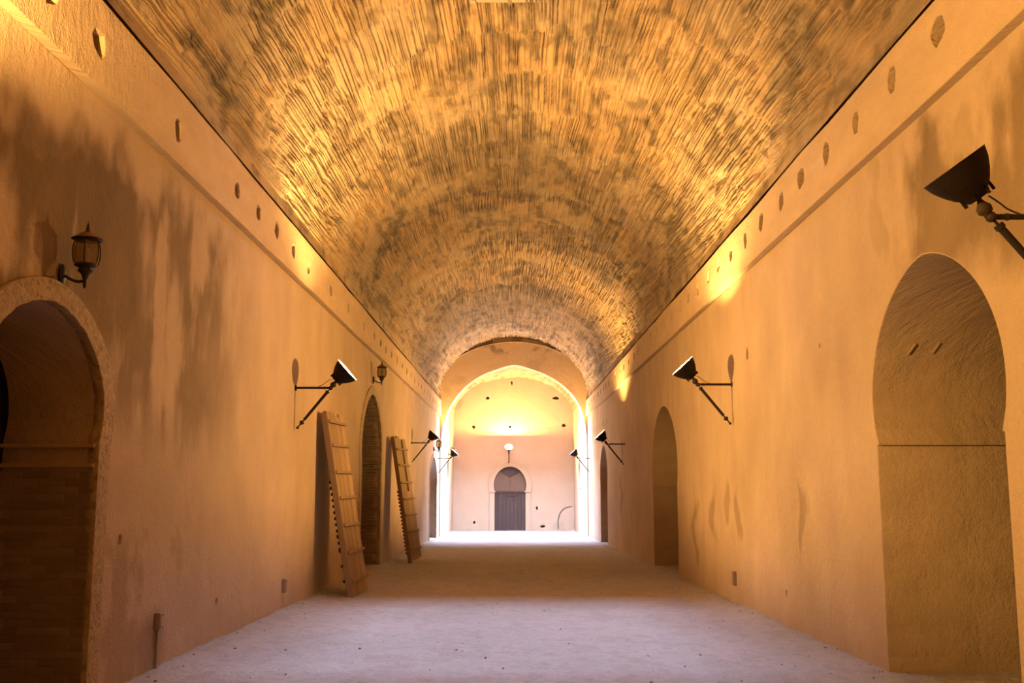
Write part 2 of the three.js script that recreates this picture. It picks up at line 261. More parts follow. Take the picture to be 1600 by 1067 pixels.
/* ------------------------------------------------------------------ arch between the hall and the far bay */
const frontTex = tex(512, 512, (u, v) => {
  const m = fbm(u * 7 + 30, v * 7 + 50, 4), b = sm(0.5, 0.6, m), top = sm(0.83, 0.88, v + 0.06 * (m - 0.5)); let c = mix3(PLASTER, PLASTER.map((q) => q * 0.86), b);
  if (top > 0) c = mix3(c, mix3(PLASTER, [0.24, 0.16, 0.09], sm(0.48, 0.58, fbm(u * 14 + 3, v * 14 + 70, 4))), top); return c;
}, THREE.ClampToEdgeWrapping);
function flatSlab(shape, depth, mat, parent, name, z, uv, bevel = 0.01) {   // shape in (x, y), front face at z looking to the camera
  const g = new THREE.ExtrudeGeometry(shape, { depth: depth - 2 * bevel, bevelEnabled: bevel > 0, bevelThickness: bevel, bevelSize: bevel, bevelOffset: -bevel, bevelSegments: 2, curveSegments: 1 });
  g.translate(0, 0, z - depth + bevel); const p = g.attributes.position, u = g.attributes.uv, u1 = [];
  for (let i = 0; i < p.count; i++) { const q = uv(p.getX(i), p.getY(i)); u.setXY(i, q[0], q[1]); u1.push(p.getX(i) / 2.5 + p.getZ(i) / 2.5, p.getY(i) / 2.5); }
  g.setAttribute('uv1', new THREE.Float32BufferAttribute(u1, 2));
  return mesh(name, toCreasedNormals(g, 0.28), mat, parent);
}
{
  const w = struct(group('wall_arch'));
  const outer = []; for (let i = 0; i <= 40; i++) { const t = Math.PI * i / 40; outer.push(vaultPoint(t, 0.3, HALF, CROWN - SPRING, XC, SPRING)); }
  const inner = [[WR - 0.05, 1.6], [WR - 0.05, 3.15], [3.24, 3.6], [3.16, 4.2], [2.98, 4.85], [2.66, 5.4], [2.15, 5.9], [1.45, 6.32], [0.75, 6.58], [0.05, 6.74], [-0.65, 6.56], [-1.35, 6.29], [-2.0, 5.85], [-2.48, 5.33], [-2.82, 4.75], [-3.02, 4.15], [-3.12, 3.6], [-WL + 0.05, 3.15], [-WL + 0.05, 1.6]];
  const curve = new THREE.CatmullRomCurve3(inner.slice(1, -1).map((p) => new THREE.Vector3(p[0], p[1], 0)), false, 'centripetal').getPoints(60);
  const pts = [[-WL - 0.3, 1.6], ...outer, [WR + 0.3, 1.6], inner[0], ...curve.map((p) => [p.x, p.y]), inner[inner.length - 1]];
  flatSlab(new THREE.Shape(pts.map((p) => new THREE.Vector2(...p))), 0.75, new THREE.MeshStandardMaterial({ map: frontTex, roughness: 0.95, bumpMap: plasterBump, bumpScale: 0.02 }), w, 'arch_wall', -DIA, (x, y) => [(x + 3.6) / 7.2, (y - 1.6) / 6.6]);
  for (const [side, x] of [[-1, -WL], [1, WR]]) mesh('pier', box(0.4, 3.9, 0.75, x + side * 0.152, -0.35 + 0.0, -DIA - 0.375, 0.02), revealMat, w);
}

/* ------------------------------------------------------------------ end wall with horseshoe doorway */
const DOOR = { c: -0.14, hw: 0.83, imp: 1.12, top: 2.46, foot: floorY(END) - 0.3, sharp: 1.0 };
const endWall = struct(group('wall_back'));
{
  const o = archOutline(DOOR, 0, 26), yb = -1.7;
  const pts = [[-WL - 0.5, yb], [o[0][0], yb], ...o, [o[o.length - 1][0], yb], [WR + 0.5, yb], [WR + 0.5, 7.9], [-WL - 0.5, 7.9]];
  const s = new THREE.Shape(pts.map((p) => new THREE.Vector2(...p))), r = rng(5);
  const spots = [[-1.36, 6.16, 0.1, 0.09], [-0.05, 7.0, 0.05, 0.12], [2.34, 6.16, 0.17, 0.09], [-2.12, 4.6, 0.1, 0.09], [-0.14, 4.6, 0.08, 0.08], [2.78, 4.67, 0.12, 0.09], [1.3, 0.25, 0.06, 0.1], [-2.05, -0.5, 0.07, 0.08], [1.62, -0.72, 0.15, 0.07], [3.4, -0.7, 0.14, 0.08]];
  for (const q of spots) s.holes.push(new THREE.Path(ovalHole(...q, r).map((p) => new THREE.Vector2(...p))));
  const t = tex(1024, 1024, (u, v) => { const x = -3.7 + u * 7.5, y = -1.7 + v * 9.6, m = fbm(x * 1.2 + 30, y * 1.2 + 8, 4), f = fbm(x * 6 + 3, y * 6 + 90, 3); let k = 0.9 + 0.16 * m + 0.05 * (f - 0.5); let c = PLASTER.map((q) => q * k);
    const st = 0.55 * sm(0.5, 0.7, blob(x, y, -3.0, 6.0, 0.35, 0.7) + 0.4 * (f - 0.5)) + 0.35 * sm(0.55, 0.7, m) * sm(-0.1, -0.7, y); return mix3(c, [0.26, 0.175, 0.10], st); }, THREE.ClampToEdgeWrapping);
  flatSlab(s, 0.4, new THREE.MeshStandardMaterial({ map: t, roughness: 0.93, bumpMap: plasterBump, bumpScale: 0.015 }), endWall, 'plaster_face', -END, (x, y) => [(x + 3.7) / 7.5, (y + 1.7) / 9.6]);
  mesh('hole_backing', box(8.2, 10, 0.2, 0, 3, -END - 0.52), earthMat, endWall);
  // moulded surround of the doorway
  const surround = (grow0, grow1, proud, name) => {
    const a = archOutline(DOOR, grow1, 26), b = archOutline(DOOR, grow0, 26).reverse();
    const sh = new THREE.Shape([...a, ...b].map((p) => new THREE.Vector2(...p)));
    const tt = revealTex; flatSlab(sh, proud + 0.05, new THREE.MeshStandardMaterial({ color: new THREE.Color().setRGB(...PLASTER), roughness: 0.95, bumpMap: roughBump, bumpScale: 0.02 }), endWall, name, -END + proud, (x, y) => [x, y]);
  };
  surround(0.0, 0.26, 0.05, 'door_surround'); surround(0.22, 0.29, 0.085, 'door_moulding');
  for (const sx of [-1, 1]) mesh('impost_block', box(0.30, 0.07, 0.14, DOOR.c + sx * (DOOR.hw + 0.10), DOOR.imp, -END + 0.05, 0.012), new THREE.MeshStandardMaterial({ color: new THREE.Color().setRGB(...PLASTER), roughness: 0.95 }), endWall);
}
/* wood */
function woodTex(seed, a, b) { return tex(256, 512, (u, v) => { const g = fbm(u * 26 + seed, v * 2.2 + seed, 4), f = vn(u * 110 + seed, v * 6), p = fbm(u * 3 + seed * 3, v * 3, 3); return mix3(a, b, clamp(0.65 * g + 0.25 * f + 0.4 * (p - 0.4))); }); }
const oldWood = [woodTex(11, [0.45, 0.295, 0.145], [0.18, 0.108, 0.048]), woodTex(37, [0.38, 0.245, 0.115], [0.14, 0.084, 0.038]), woodTex(59, [0.50, 0.33, 0.17], [0.22, 0.135, 0.06])].map((t) => new THREE.MeshStandardMaterial({ map: t, roughness: 0.9, bumpMap: t, bumpScale: 0.006 }));
const edgeWood = new THREE.MeshStandardMaterial({ map: woodTex(83, [0.34, 0.22, 0.12], [0.15, 0.09, 0.045]), roughness: 0.92 });
const doorWood = [woodTex(5, [0.062, 0.03, 0.017], [0.03, 0.015, 0.009]), woodTex(15, [0.07, 0.034, 0.019], [0.034, 0.017, 0.01])].map((t) => new THREE.MeshStandardMaterial({ map: t, roughness: 0.75, bumpMap: t, bumpScale: 0.004 }));
const doorPale = new THREE.MeshStandardMaterial({ map: woodTex(25, [0.16, 0.088, 0.046], [0.085, 0.046, 0.024]), roughness: 0.8 });
const iron = new THREE.MeshPhysicalMaterial({ color: new THREE.Color().setRGB(0.02, 0.013, 0.008), roughness: 0.6, specularIntensity: 0.4, bumpMap: roughBump, bumpScale: 0.002 });
const rust = new THREE.MeshPhysicalMaterial({ color: new THREE.Color().setRGB(0.035, 0.019, 0.009), roughness: 0.7, specularIntensity: 0.4 });
const bowlIron = new THREE.MeshPhysicalMaterial({ color: new THREE.Color().setRGB(0.014, 0.008, 0.005), roughness: 0.7, specularIntensity: 0.25, bumpMap: roughBump, bumpScale: 0.004 });
{
  const g = struct(group('door_1')), zf = -END - 0.2, x0 = DOOR.c - DOOR.hw + 0.012, wdt = 2 * DOOR.hw - 0.024, n = 8, yb = floorY(END) - 0.05;
  for (let i = 0; i < n; i++) { const w = wdt / n; mesh('plank', box(w - 0.012, DOOR.imp - yb - 0.02, 0.06, x0 + w * (i + 0.5), (DOOR.imp + yb) / 2, zf - 0.03 + (i % 2) * 0.006, 0.006), doorWood[i % 2], g); }
  mesh('cross_rail', box(wdt, 0.1, 0.09, DOOR.c, DOOR.imp - 0.02, zf, 0.01), doorWood[0], g);
  mesh('lintel_bar', box(0.62, 0.05, 0.06, DOOR.c + 0.1, DOOR.imp - 0.22, zf + 0.03, 0.01), doorWood[1], g);
  const arch = archOutline(DOOR, 0.03, 26).filter((p) => p[1] >= DOOR.imp), half = (s) => { const q = arch.filter((p) => (p[0] - DOOR.c) * s >= -0.001); const cut = q.filter((p) => p[1] < DOOR.top - 0.24); return cut; };
  for (const s of [-1, 1]) {                                         // the two upper boards leave a dark notch under the apex
    const q = half(s), pts = s < 0 ? [[DOOR.c - 0.006, DOOR.imp], ...q, [DOOR.c - 0.006, DOOR.top - 0.58]] : [[DOOR.c + 0.006, DOOR.imp], [DOOR.c + 0.006, DOOR.top - 0.58], ...q];
    flatSlab(new THREE.Shape(pts.map((p) => new THREE.Vector2(...p))), 0.05, doorPale, g, 'tympanum_board', zf + 0.01, (x, y) => [x, y], 0.006);
  }
  flatSlab(new THREE.Shape(archOutline(DOOR, 0.02, 20).filter((p) => p[1] >= DOOR.imp).map((p) => new THREE.Vector2(...p))), 0.04, doorWood[1], g, 'tympanum_panel', zf - 0.055, (x, y) => [x, y], 0.004);
  mesh('knob', aim(lathe([[0, 0], [0.03, 0], [0.035, 0.02], [0.02, 0.045], [0, 0.05]], 12), [0, 0, 1], [DOOR.c + 0.1, DOOR.imp - 0.42, zf + 0.005]), new THREE.MeshStandardMaterial({ color: 0xb9a890, roughness: 0.3, metalness: 0.9 }), g);
}

/* ------------------------------------------------------------------ floor, side aisles, rear wall */
{
  const ds = []; for (let d = 5; d < END + 0.3; d += Math.max(0.03, d * 0.0045)) ds.push(d); ds.push(END + 0.35);
  const nx = 260, P = [], C = [], U = [], idx = [], x0 = -WL - 1.0, x1 = WR + 1.7;
  for (let j = 0; j < ds.length; j++) for (let i = 0; i <= nx; i++) {
    const x = x0 + (x1 - x0) * i / nx, d = ds[j];
    const edge = sm(0.45, 0.0, Math.min(x + WL, WR - x)) * (d < DIA ? 1 : 0.3);
    const y = floorY(d) + 0.035 * (fbm(x * 1.1 + 20, d * 1.1 + 20, 4) - 0.5) + 0.018 * (fbm(x * 7, d * 7, 3) - 0.5) + edge * (0.05 * fbm(x * 3 + 5, d * 2.1 + 80, 3) + 0.015);
    P.push(x, y, -d); U.push(x / 1.6, d / 1.6);
    const m = fbm(x * 0.7 + 3, d * 0.55 + 44, 4), f = fbm(x * 6 + 8, d * 3.4 + 3, 6), k = 0.90 + 0.2 * m + 0.35 * (f - 0.45), gr = sm(0.5, 0.68, f) * 0.35;
    const c = mix3([0.375, 0.325, 0.275], [0.20, 0.155, 0.115], gr); C.push(c[0] * k, c[1] * k, c[2] * k);
  }
  for (let j = 0; j < ds.length - 1; j++) for (let i = 0; i < nx; i++) { const k = j * (nx + 1) + i, m = k + nx + 1; idx.push(k, k + 1, m, k + 1, m + 1, m); }
  const g = new THREE.BufferGeometry(); g.setAttribute('position', new THREE.Float32BufferAttribute(P, 3)); g.setAttribute('color', new THREE.Float32BufferAttribute(C, 3)); g.setAttribute('uv', new THREE.Float32BufferAttribute(U, 2)); g.setIndex(idx); g.computeVertexNormals();
  const grain = tex(512, 512, (u, v) => { const q = 0.5 * fbm(u * 40 + 5, v * 40 + 5, 4) + 0.5 * vn(u * 170, v * 170), k = 0.62 + 0.72 * q; return [k, k, k]; });
  const floorMat = new THREE.MeshStandardMaterial({ vertexColors: true, map: grain, roughness: 0.97, bumpMap: roughBump, bumpScale: 0.02 });
  const fl = struct(group('floor'));
  mesh('packed_earth', g, floorMat, fl);
  const slab = box(24, 0.3, END - BACK + 2, 0, 0, 0); slab.rotateX(-Math.atan(SLOPE)); slab.translate(0, floorY((END + BACK) / 2) - 0.2, -(END + BACK) / 2);
  mesh('subfloor', slab, new THREE.MeshStandardMaterial({ color: new THREE.Color().setRGB(0.5, 0.4, 0.31), roughness: 1 }), fl);
  const L = END - BACK + 1.4, zc = -(END + BACK) / 2;
  for (const [n, x] of [['wall_aisle_left', -8.4], ['wall_aisle_right', 9.2]]) struct(mesh(n, box(0.4, 8.4, L, x, 2.5, zc), aisleMat));
  for (const [n, x, w] of [['ceiling_aisle_left', -5.95, 4.9], ['ceiling_aisle_right', 6.45, 5.7]]) struct(mesh(n, box(w, 0.4, L, x, 5.7, zc), aisleMat));
  struct(mesh('wall_front', box(18, 11, 0.4, 0.4, 3.6, -BACK + 0.5), revealMat));
  for (const [n, x, w] of [['added_light_block_left', -6.1, 4.5], ['added_light_block_right', 6.95, 4.4]]) struct(mesh(n, box(w, 7.2, 0.4, x, 2.0, -DIA - 0.6), aisleMat));  // added unseen walls that stop far bay daylight running down the aisles
  struct(mesh('added_light_block_near_left', box(4.5, 7.2, 0.5, -6.1, 2.0, -12.6), aisleMat));  // added wall, only to keep lamp light off the aisle beyond the near arch
  for (const [n, x] of [['wall_aisle_end_left', -6], ['wall_aisle_end_right', 6.9]]) struct(mesh(n, box(5, 8.4, 0.4, x, 2.5, -END - 0.65), aisleMat));
}

/* ------------------------------------------------------------------ brick reveals and surrounds of the left arches */
const brickMats = [[0.36, 0.255, 0.16], [0.33, 0.23, 0.14], [0.39, 0.275, 0.175], [0.30, 0.21, 0.13]].map((c) => new THREE.MeshStandardMaterial({ color: new THREE.Color().setRGB(...c), roughness: 0.96, bumpMap: roughBump, bumpScale: 0.01 }));
function farSide(a) { const o = archOutline(a, 0, 40), i = o.findIndex((p) => p[1] === Math.max(...o.map((q) => q[1]))); return o.slice(i).reverse(); }   // foot to apex
{
  const r = rng(23), reveal = group('brick_jamb', wallLeft), a = ARCH_L[0], ch = 0.058, T = 0.70;
  const bg = [0.19, 0.2, 0.21].map((l) => box(l, 0.052, 0.05, 0, 0, 0, 0.004));
  for (let y = floorY(a.c) - 0.02, row = 0; y < a.imp - 0.2; y += ch, row++) {
    let x = -WL - 0.015 - (row % 2 ? 0.11 : 0);
    if (row % 2) { const m = mesh('brick', box(0.1, 0.052, 0.05, 0, 0, 0, 0.004), brickMats[row % 4], reveal); m.position.set(-WL - 0.06, y + ch / 2, -(a.c + a.hw) - 0.019 + r() * 0.005); }
    while (x > -WL - T + 0.12) { const k = Math.floor(r() * 3), m = mesh('brick', bg[k], brickMats[Math.floor(r() * 4)], reveal), l = 0.19 + k * 0.01; m.position.set(x - l / 2, y + ch / 2, -(a.c + a.hw) - 0.020 + r() * 0.006); m.rotation.set((r() - 0.5) * 0.02, (r() - 0.5) * 0.04, (r() - 0.5) * 0.03); x -= l + 0.008; }
  }
  mesh('impost_course', [box(0.72, 0.03, 0.04, -WL - 0.36, a.imp - 0.005, -(a.c + a.hw) + 0.02, 0.006), box(0.72, 0.03, 0.04, -WL - 0.36, a.imp - 0.155, -(a.c + a.hw) + 0.02, 0.006)], revealMat, wallLeft);
  // middle arch: courses too fine to pick apart singly, joined into one part
  const b = ARCH_L[1], side = farSide(b), gs = [[], [], []];
  for (let i = 0; i < side.length - 1; i++) {
    const [d0, y0] = side[i], [d1, y1] = side[i + 1], len = Math.hypot(d1 - d0, y1 - y0), n = Math.max(1, Math.round(len / 0.066));
    for (let k = 0; k < n; k++) {
      const t = (k + 0.5) / n, d = d0 + (d1 - d0) * t, y = y0 + (y1 - y0) * t, ang = Math.atan2(y1 - y0, -(d1 - d0)) - Math.PI / 2; if (y < floorY(d) - 0.05) continue;
      for (let x = -WL - 0.02 - r() * 0.15; x > -WL - 0.6; x -= 0.23) { const g = box(0.212, len / n - 0.02, 0.06); g.rotateX(-ang); g.translate(x - 0.106, y, -d + r() * 0.028); gs[Math.floor(r() * 3)].push(g); }
    }
  }
  gs.forEach((q, k) => { mesh('brick_courses', q, brickMats[[0, 2, 3][k]], wallLeft).userData.kind = 'stuff'; });
  // raised surrounds
  const stoneTex = tex(256, 256, (u, v) => { const m = fbm(u * 22, v * 22, 4), k = 0.75 + 0.5 * m; return mix3([0.36 * k, 0.255 * k, 0.15 * k], [0.17, 0.12, 0.07], 0.6 * sm(0.55, 0.68, fbm(u * 40 + 9, v * 40, 3))); });
  const stoneMat = new THREE.MeshStandardMaterial({ map: stoneTex, roughness: 0.97, bumpMap: roughBump, bumpScale: 0.02 });
  for (const [q, g1, proud] of [[ARCH_L[0], 0.21, 0.03], [ARCH_L[1], 0.27, 0.025], [ARCH_L[2], 0.2, 0.02]]) {
    const o = archOutline(q, g1, 30), i = archOutline(q, -0.006, 30).reverse(), rr = rng(4);
    const [f, s] = slabGeos([...o, ...i.map((p) => [p[0] + (rr() - 0.5) * 0.012, p[1] + (rr() - 0.5) * 0.012])], [], -1, WL - proud, proud + 0.05, (d, y) => [d / 1.2, y / 1.2], 0.008);
    mesh('arch_surround', [f, s].map((g) => { g.deleteAttribute('uv1'); return g; }), stoneMat, wallLeft);
  }
}

/* ------------------------------------------------------------------ floodlights on torch brackets */
const reflectorMat = new THREE.MeshStandardMaterial({ color: new THREE.Color().setRGB(0.8, 0.76, 0.68), roughness: 0.35, metalness: 0.6 });
const bulbOn = new THREE.MeshStandardMaterial({ color: 0xffffff, emissive: new THREE.Color().setRGB(1, 0.78, 0.45), emissiveIntensity: 30 });
const bulbOff = new THREE.MeshPhysicalMaterial({ color: 0xe8e4dc, roughness: 0.25 });
const cableMat = new THREE.MeshStandardMaterial({ color: new THREE.Color().setRGB(0.03, 0.022, 0.016), roughness: 0.7 });
function floodlight(label, at, turn, power, el = 0.83, q = 0.172) {            // local x points from the wall into the hall
  const t = group('floodlight'), arm = 0.52; t.position.set(...at); t.rotation.y = turn; tag(t, label, 'floodlight', 'torch bracket floodlights');
  mesh('wall_plate', aim(lathe([[0, 0], [0.045, 0], [0.045, 0.012], [0.02, 0.018], [0, 0.018]], 16), [1, 0, 0], [0, 0, 0]), rust, t);
  mesh('arm', [rod([0.01, 0, 0], [arm, 0, 0], 0.0175), rod([arm - 0.1, 0, 0], [arm - 0.085, 0, 0], 0.022)], iron, t);
  mesh('joint', [aim(new THREE.SphereGeometry(0.032, 14, 10), [0, 1, 0], [arm, 0, 0])], rust, t);
  const lo = [0.035, -0.60, 0], hi = [arm, 0, 0], dir = new THREE.Vector3(arm - 0.035, 0.60, 0).normalize(), P = (k) => [lo[0] + dir.x * k, lo[1] + dir.y * k, 0];
  const L = Math.hypot(arm - 0.035, 0.6);
  mesh('pole', [rod(P(0.17), P(L - 0.07), 0.021, 0.023), rod(P(L - 0.09), P(L - 0.06), 0.03), rod(P(0), P(L), 0.009)], iron, t);
  mesh('finial', aim(lathe([[0, 0], [0.01, 0.002], [0.022, 0.018], [0.024, 0.026], [0.011, 0.036], [0.010, 0.075], [0.014, 0.085], [0.034, 0.105], [0.036, 0.125], [0.026, 0.135], [0.012, 0.145], [0.011, 0.17], [0.024, 0.175], [0.024, 0.19], [0, 0.19]], 16), dir.toArray(), lo), rust, t);
  const ax = [Math.cos(el), Math.sin(el), 0], n0 = [arm + 0.045, 0.055, 0];
  mesh('knuckle', aim(lathe([[0, -0.075], [0.018, -0.07], [0.02, -0.035], [0.042, -0.02], [0.045, 0.012], [0.024, 0.04], [0.014, 0.06], [0.014, 0.085], [0, 0.085]], 16), [ax[0] * 0.6, 1 * ax[1], 0], [n0[0] - 0.01, n0[1] - 0.01, 0]), rust, t);
  const b = [n0[0] + 0.015, n0[1] + 0.055, 0];
  const out = [[0, 0], [0.055, 0.0], [0.075, 0.012], [0.078, 0.03], [0.115, 0.065], [0.15, 0.115], [0.182, 0.175], [0.2, 0.235], [0.204, 0.238]];
  const inn = [[0.204, 0.238], [0.197, 0.236], [0.176, 0.175], [0.144, 0.118], [0.108, 0.07], [0.06, 0.04], [0, 0.034]];
  const bowl = mesh('bowl', aim(lathe(out, 40), ax, b), bowlIron, t);
  mesh('reflector', aim(lathe(inn, 40), ax, b), reflectorMat, bowl);
  for (let i = 0; i < 7; i++) { const f = i / 7 * 6.283, g = box(0.018, 0.07, 0.006, 0.094, 0.03, 0); g.rotateY(f); mesh('cooling_fin', aim(g, ax, b), bowlIron, bowl); }
  const c = [b[0] + ax[0] * q, b[1] + ax[1] * q, 0];
  const bg = new THREE.CapsuleGeometry(0.016, 0.07, 6, 12); bg.rotateX(Math.PI / 2); bg.translate(...c);
  mesh('bulb', bg, power ? bulbOn : bulbOff, t);
  for (const k of [-1, 1]) mesh('lamp_holder', rod([c[0], c[1], k * 0.06], [b[0] + ax[0] * 0.06, b[1] + ax[1] * 0.06, k * 0.045], 0.006), rust, t);
  const cv = new THREE.CatmullRomCurve3([new THREE.Vector3(b[0] - 0.06, b[1] + 0.02, 0.01), new THREE.Vector3(b[0] - 0.12, b[1] - 0.02, 0.014), new THREE.Vector3(arm - 0.11, 0.05, 0.014), new THREE.Vector3(arm - 0.18, 0.018, 0.01)]);
  mesh('cable', new THREE.TubeGeometry(cv, 16, 0.005, 6), cableMat, t);
  if (power) { const l = new THREE.PointLight(new THREE.Color().setRGB(...WARM), power, 0, 2); l.position.set(...c); l.castShadow = true; l.shadow.radius = 1.2; t.add(l); }
  return t;
}
const IN_L = 0, IN_R = Math.PI, P0 = 96;
floodlight('unlit black floodlight bowl on a wall bracket above the wide plastered arch', [WR, 3.04, -5.72], IN_R, 0, 0.95);
floodlight('lit floodlight on a bracket across the hall from the studded door leaf', [WR, 2.99, -15.15], IN_R, P0);
floodlight('lit floodlight between the pale arch and the narrow dark arch on ochre wall', [WR, 2.68, -29.9], IN_R, P0 * 1.25);
floodlight('lit floodlight with a glowing bowl on the ochre pier of the far arch', [WR, 2.6, -43.2], IN_R, P0 * 0.75);
floodlight('lit floodlight on the wall ahead of the dim brick arch', [-WL, 3.05, -4.1], IN_L, P0 * 1.35, 0.92, 0.213);
floodlight('black floodlight with added light on a wall bracket just above the weathered studded door leaf', [-WL, 2.91, -14.85], IN_L, P0 * 1.3, 0.72, 0.163);  // its light is added to brighten the right wall; the lamp reads as unlit
floodlight('unlit black floodlight on a wall bracket past the second leaning door leaf', [-WL, 2.8, -32.0], IN_L, 0);
floodlight('floodlight on the white pier of the far arch beside a small wall lantern', [-WL, 2.6, -43.5], IN_L, P0 * 0.75);
floodlight('lit floodlight on the white end wall above the horseshoe door', [-0.2, 3.2, -END], -Math.PI / 2, P0 * 2.1, 0.83, 0.225);

/* ------------------------------------------------------------------ coach lanterns */
const lanternIron = new THREE.MeshStandardMaterial({ color: new THREE.Color().setRGB(0.03, 0.02, 0.013), roughness: 0.5, metalness: 0.5 });
const copper = new THREE.MeshStandardMaterial({ color: new THREE.Color().setRGB(0.20, 0.10, 0.045), roughness: 0.5, metalness: 0.6 });
const paneMat = new THREE.MeshPhysicalMaterial({ color: new THREE.Color().setRGB(0.62, 0.52, 0.36), roughness: 0.08, transmission: 0.92, thickness: 0, side: THREE.DoubleSide });
const tubeGlass = new THREE.MeshStandardMaterial({ color: new THREE.Color().setRGB(0.30, 0.24, 0.16), roughness: 0.4 });
function lantern(label, at, turn, k = 1) {
  const t = group('wall_lantern'); t.position.set(...at); t.rotation.y = turn; t.scale.setScalar(k); tag(t, label, 'lantern', 'coach lanterns over the arches');
  const pl = new THREE.SphereGeometry(0.075, 20, 14); pl.scale(0.35, 1.0, 0.62); mesh('backplate', pl.translate(0.012, 0, 0), lanternIron, t);
  const c = new THREE.CatmullRomCurve3([new THREE.Vector3(0.02, 0, 0), new THREE.Vector3(0.07, -0.035, 0), new THREE.Vector3(0.13, -0.055, 0), new THREE.Vector3(0.175, -0.045, 0)]);
  mesh('arm', new THREE.TubeGeometry(c, 20, 0.011, 10), lanternIron, t);
  const X = 0.175, col = (pts, seg) => { const g = lathe(pts, seg); g.translate(X, 0, 0); return g; };
  mesh('stem', col([[0, -0.105], [0.008, -0.1], [0.014, -0.08], [0.012, -0.045], [0.02, -0.03], [0.03, 0.0], [0.052, 0.018], [0.056, 0.03], [0.04, 0.036], [0.06, 0.05], [0.078, 0.058], [0.078, 0.072], [0, 0.072]], 12), lanternIron, t);
  const prof = (y) => 0.078 + 0.022 * Math.sin(Math.PI * clamp((y - 0.072) / 0.17) * 0.78 + 0.35);
  const n = 6;
  for (let i = 0; i < n; i++) {
    const f = (i + 0.25) / n * 2 * Math.PI, f2 = (i + 1.25) / n * 2 * Math.PI, pts = []; for (let j = 0; j <= 8; j++) { const y = 0.072 + 0.17 * j / 8; pts.push(new THREE.Vector3(X + Math.cos(f) * prof(y), y, Math.sin(f) * prof(y))); }
    mesh('rib', new THREE.TubeGeometry(new THREE.CatmullRomCurve3(pts), 10, 0.0045, 6), lanternIron, t);
    const P = [], I = []; for (let j = 0; j <= 8; j++) { const y = 0.072 + 0.17 * j / 8, q = prof(y) - 0.002; P.push(X + Math.cos(f) * q, y, Math.sin(f) * q, X + Math.cos(f2) * q, y, Math.sin(f2) * q); } for (let j = 0; j < 8; j++) { const a = 2 * j; I.push(a, a + 2, a + 1, a + 1, a + 2, a + 3); }
    const g = new THREE.BufferGeometry(); g.setAttribute('position', new THREE.Float32BufferAttribute(P, 3)); g.setAttribute('uv', new THREE.Float32BufferAttribute(new Array(36).fill(0), 2)); g.setIndex(I); g.computeVertexNormals(); mesh('pane', g, paneMat, t);
  }
  mesh('bulb_tube', col([[0, 0.072], [0.018, 0.074], [0.02, 0.09], [0.02, 0.18], [0.012, 0.195], [0, 0.2]], 12), tubeGlass, t);
  mesh('eave', col([[0.0, 0.242], [0.095, 0.238], [0.108, 0.244], [0.108, 0.254], [0.06, 0.262], [0, 0.262]], 6), lanternIron, t);
  mesh('roof', col([[0.106, 0.254], [0.085, 0.268], [0.055, 0.29], [0.03, 0.302], [0, 0.306]], 18), copper, t);
  mesh('spire', col([[0.022, 0.3], [0.022, 0.31], [0.010, 0.318], [0.016, 0.328], [0.008, 0.34], [0.011, 0.35], [0.004, 0.368], [0, 0.39]], 12), lanternIron, t);
  return t;
}
lantern('dark iron coach lantern above the dim brick arch with a raised surround', [-WL, 2.975, -7.02], 0, 1.0);
lantern('small coach lantern over the tall brick lined arch', [-WL, 3.87, -23.05], 0, 1.15);
lantern('coach lantern over the dark narrow arch by the far pier', [-WL, 2.92, -41.1], 0, 1.25);
lantern('tiny coach lantern on the white wall of the far bay', [-WL, 3.0, -50.5], 0, 1.2);

/* ------------------------------------------------------------------ old door leaves leaning against the left wall */
function leaf(label, at, width, height, lean, opts) {                // local: x along the hall (width), y up the leaf, z out of the inner face
  const t = group('door_leaf'); tag(t, label, 'door leaf', 'old door leaves leaning on the wall');
  const r = rng(opts.seed), n = opts.planks, w = width / n;
  for (let i = 0; i < n; i++) {
    const top = height + (r() - 0.5) * opts.ragged, bot = (r()) * opts.foot, m = mesh('plank', box(w - 0.01, top - bot, 0.045, 0, 0, 0, 0.006), oldWood[Math.floor(r() * 3)], t);
    m.position.set(-width / 2 + w * (i + 0.5), (top + bot) / 2, (r() - 0.5) * 0.008);
  }
  mesh('stile', box(0.045, height, 0.10, -width / 2 - 0.01, height / 2, -0.005, 0.008), edgeWood, t);
  for (const f of opts.battens) { const b = mesh('batten', box(width * 0.97, 0.05, 0.05, 0, 0, 0, 0.008), edgeWood, t); b.position.set(0, height * f, 0.045); b.rotation.z = (r() - 0.5) * 0.03; }
  if (opts.muntin) { const b = mesh('iron_strap', box(0.04, height * 0.42, 0.03, 0.05, height * 0.77, 0.05, 0.006), edgeWood, t); b.rotation.z = -0.02; }
  const sg = lathe([[0.03, 0], [0.028, 0.014], [0.017, 0.028], [0, 0.034]], 10); sg.rotateX(-Math.PI / 2);
  for (const f of opts.studs) { const s = mesh('stud', sg, iron, t); s.position.set(-width / 2 - 0.02, height * f, -0.054); const s2 = mesh('stud', sg, iron, t); s2.position.set(width / 2 - 0.12, height * f, -0.022); }
  t.position.set(...at); t.rotation.order = 'YXZ'; t.rotation.set(-lean, Math.PI / 2 - opts.turn, 0); return t;
}
const seq = (a, b, n) => [...Array(n)].map((_, i) => a + (b - a) * i / (n - 1));
leaf('weathered studded door leaf leaning against wall before the brick lined arch', [-2.53, floorY(17) + 0.005, -17.1], 1.2, 3.0, 0.17, { seed: 3, turn: 0.07, planks: 4, ragged: 0.12, foot: 0.06, battens: [0.085, 0.235, 0.38, 0.53, 0.67, 0.82, 0.95], studs: [...seq(0.17, 0.33, 3), 0.09, ...seq(0.26, 0.62, 12)] });
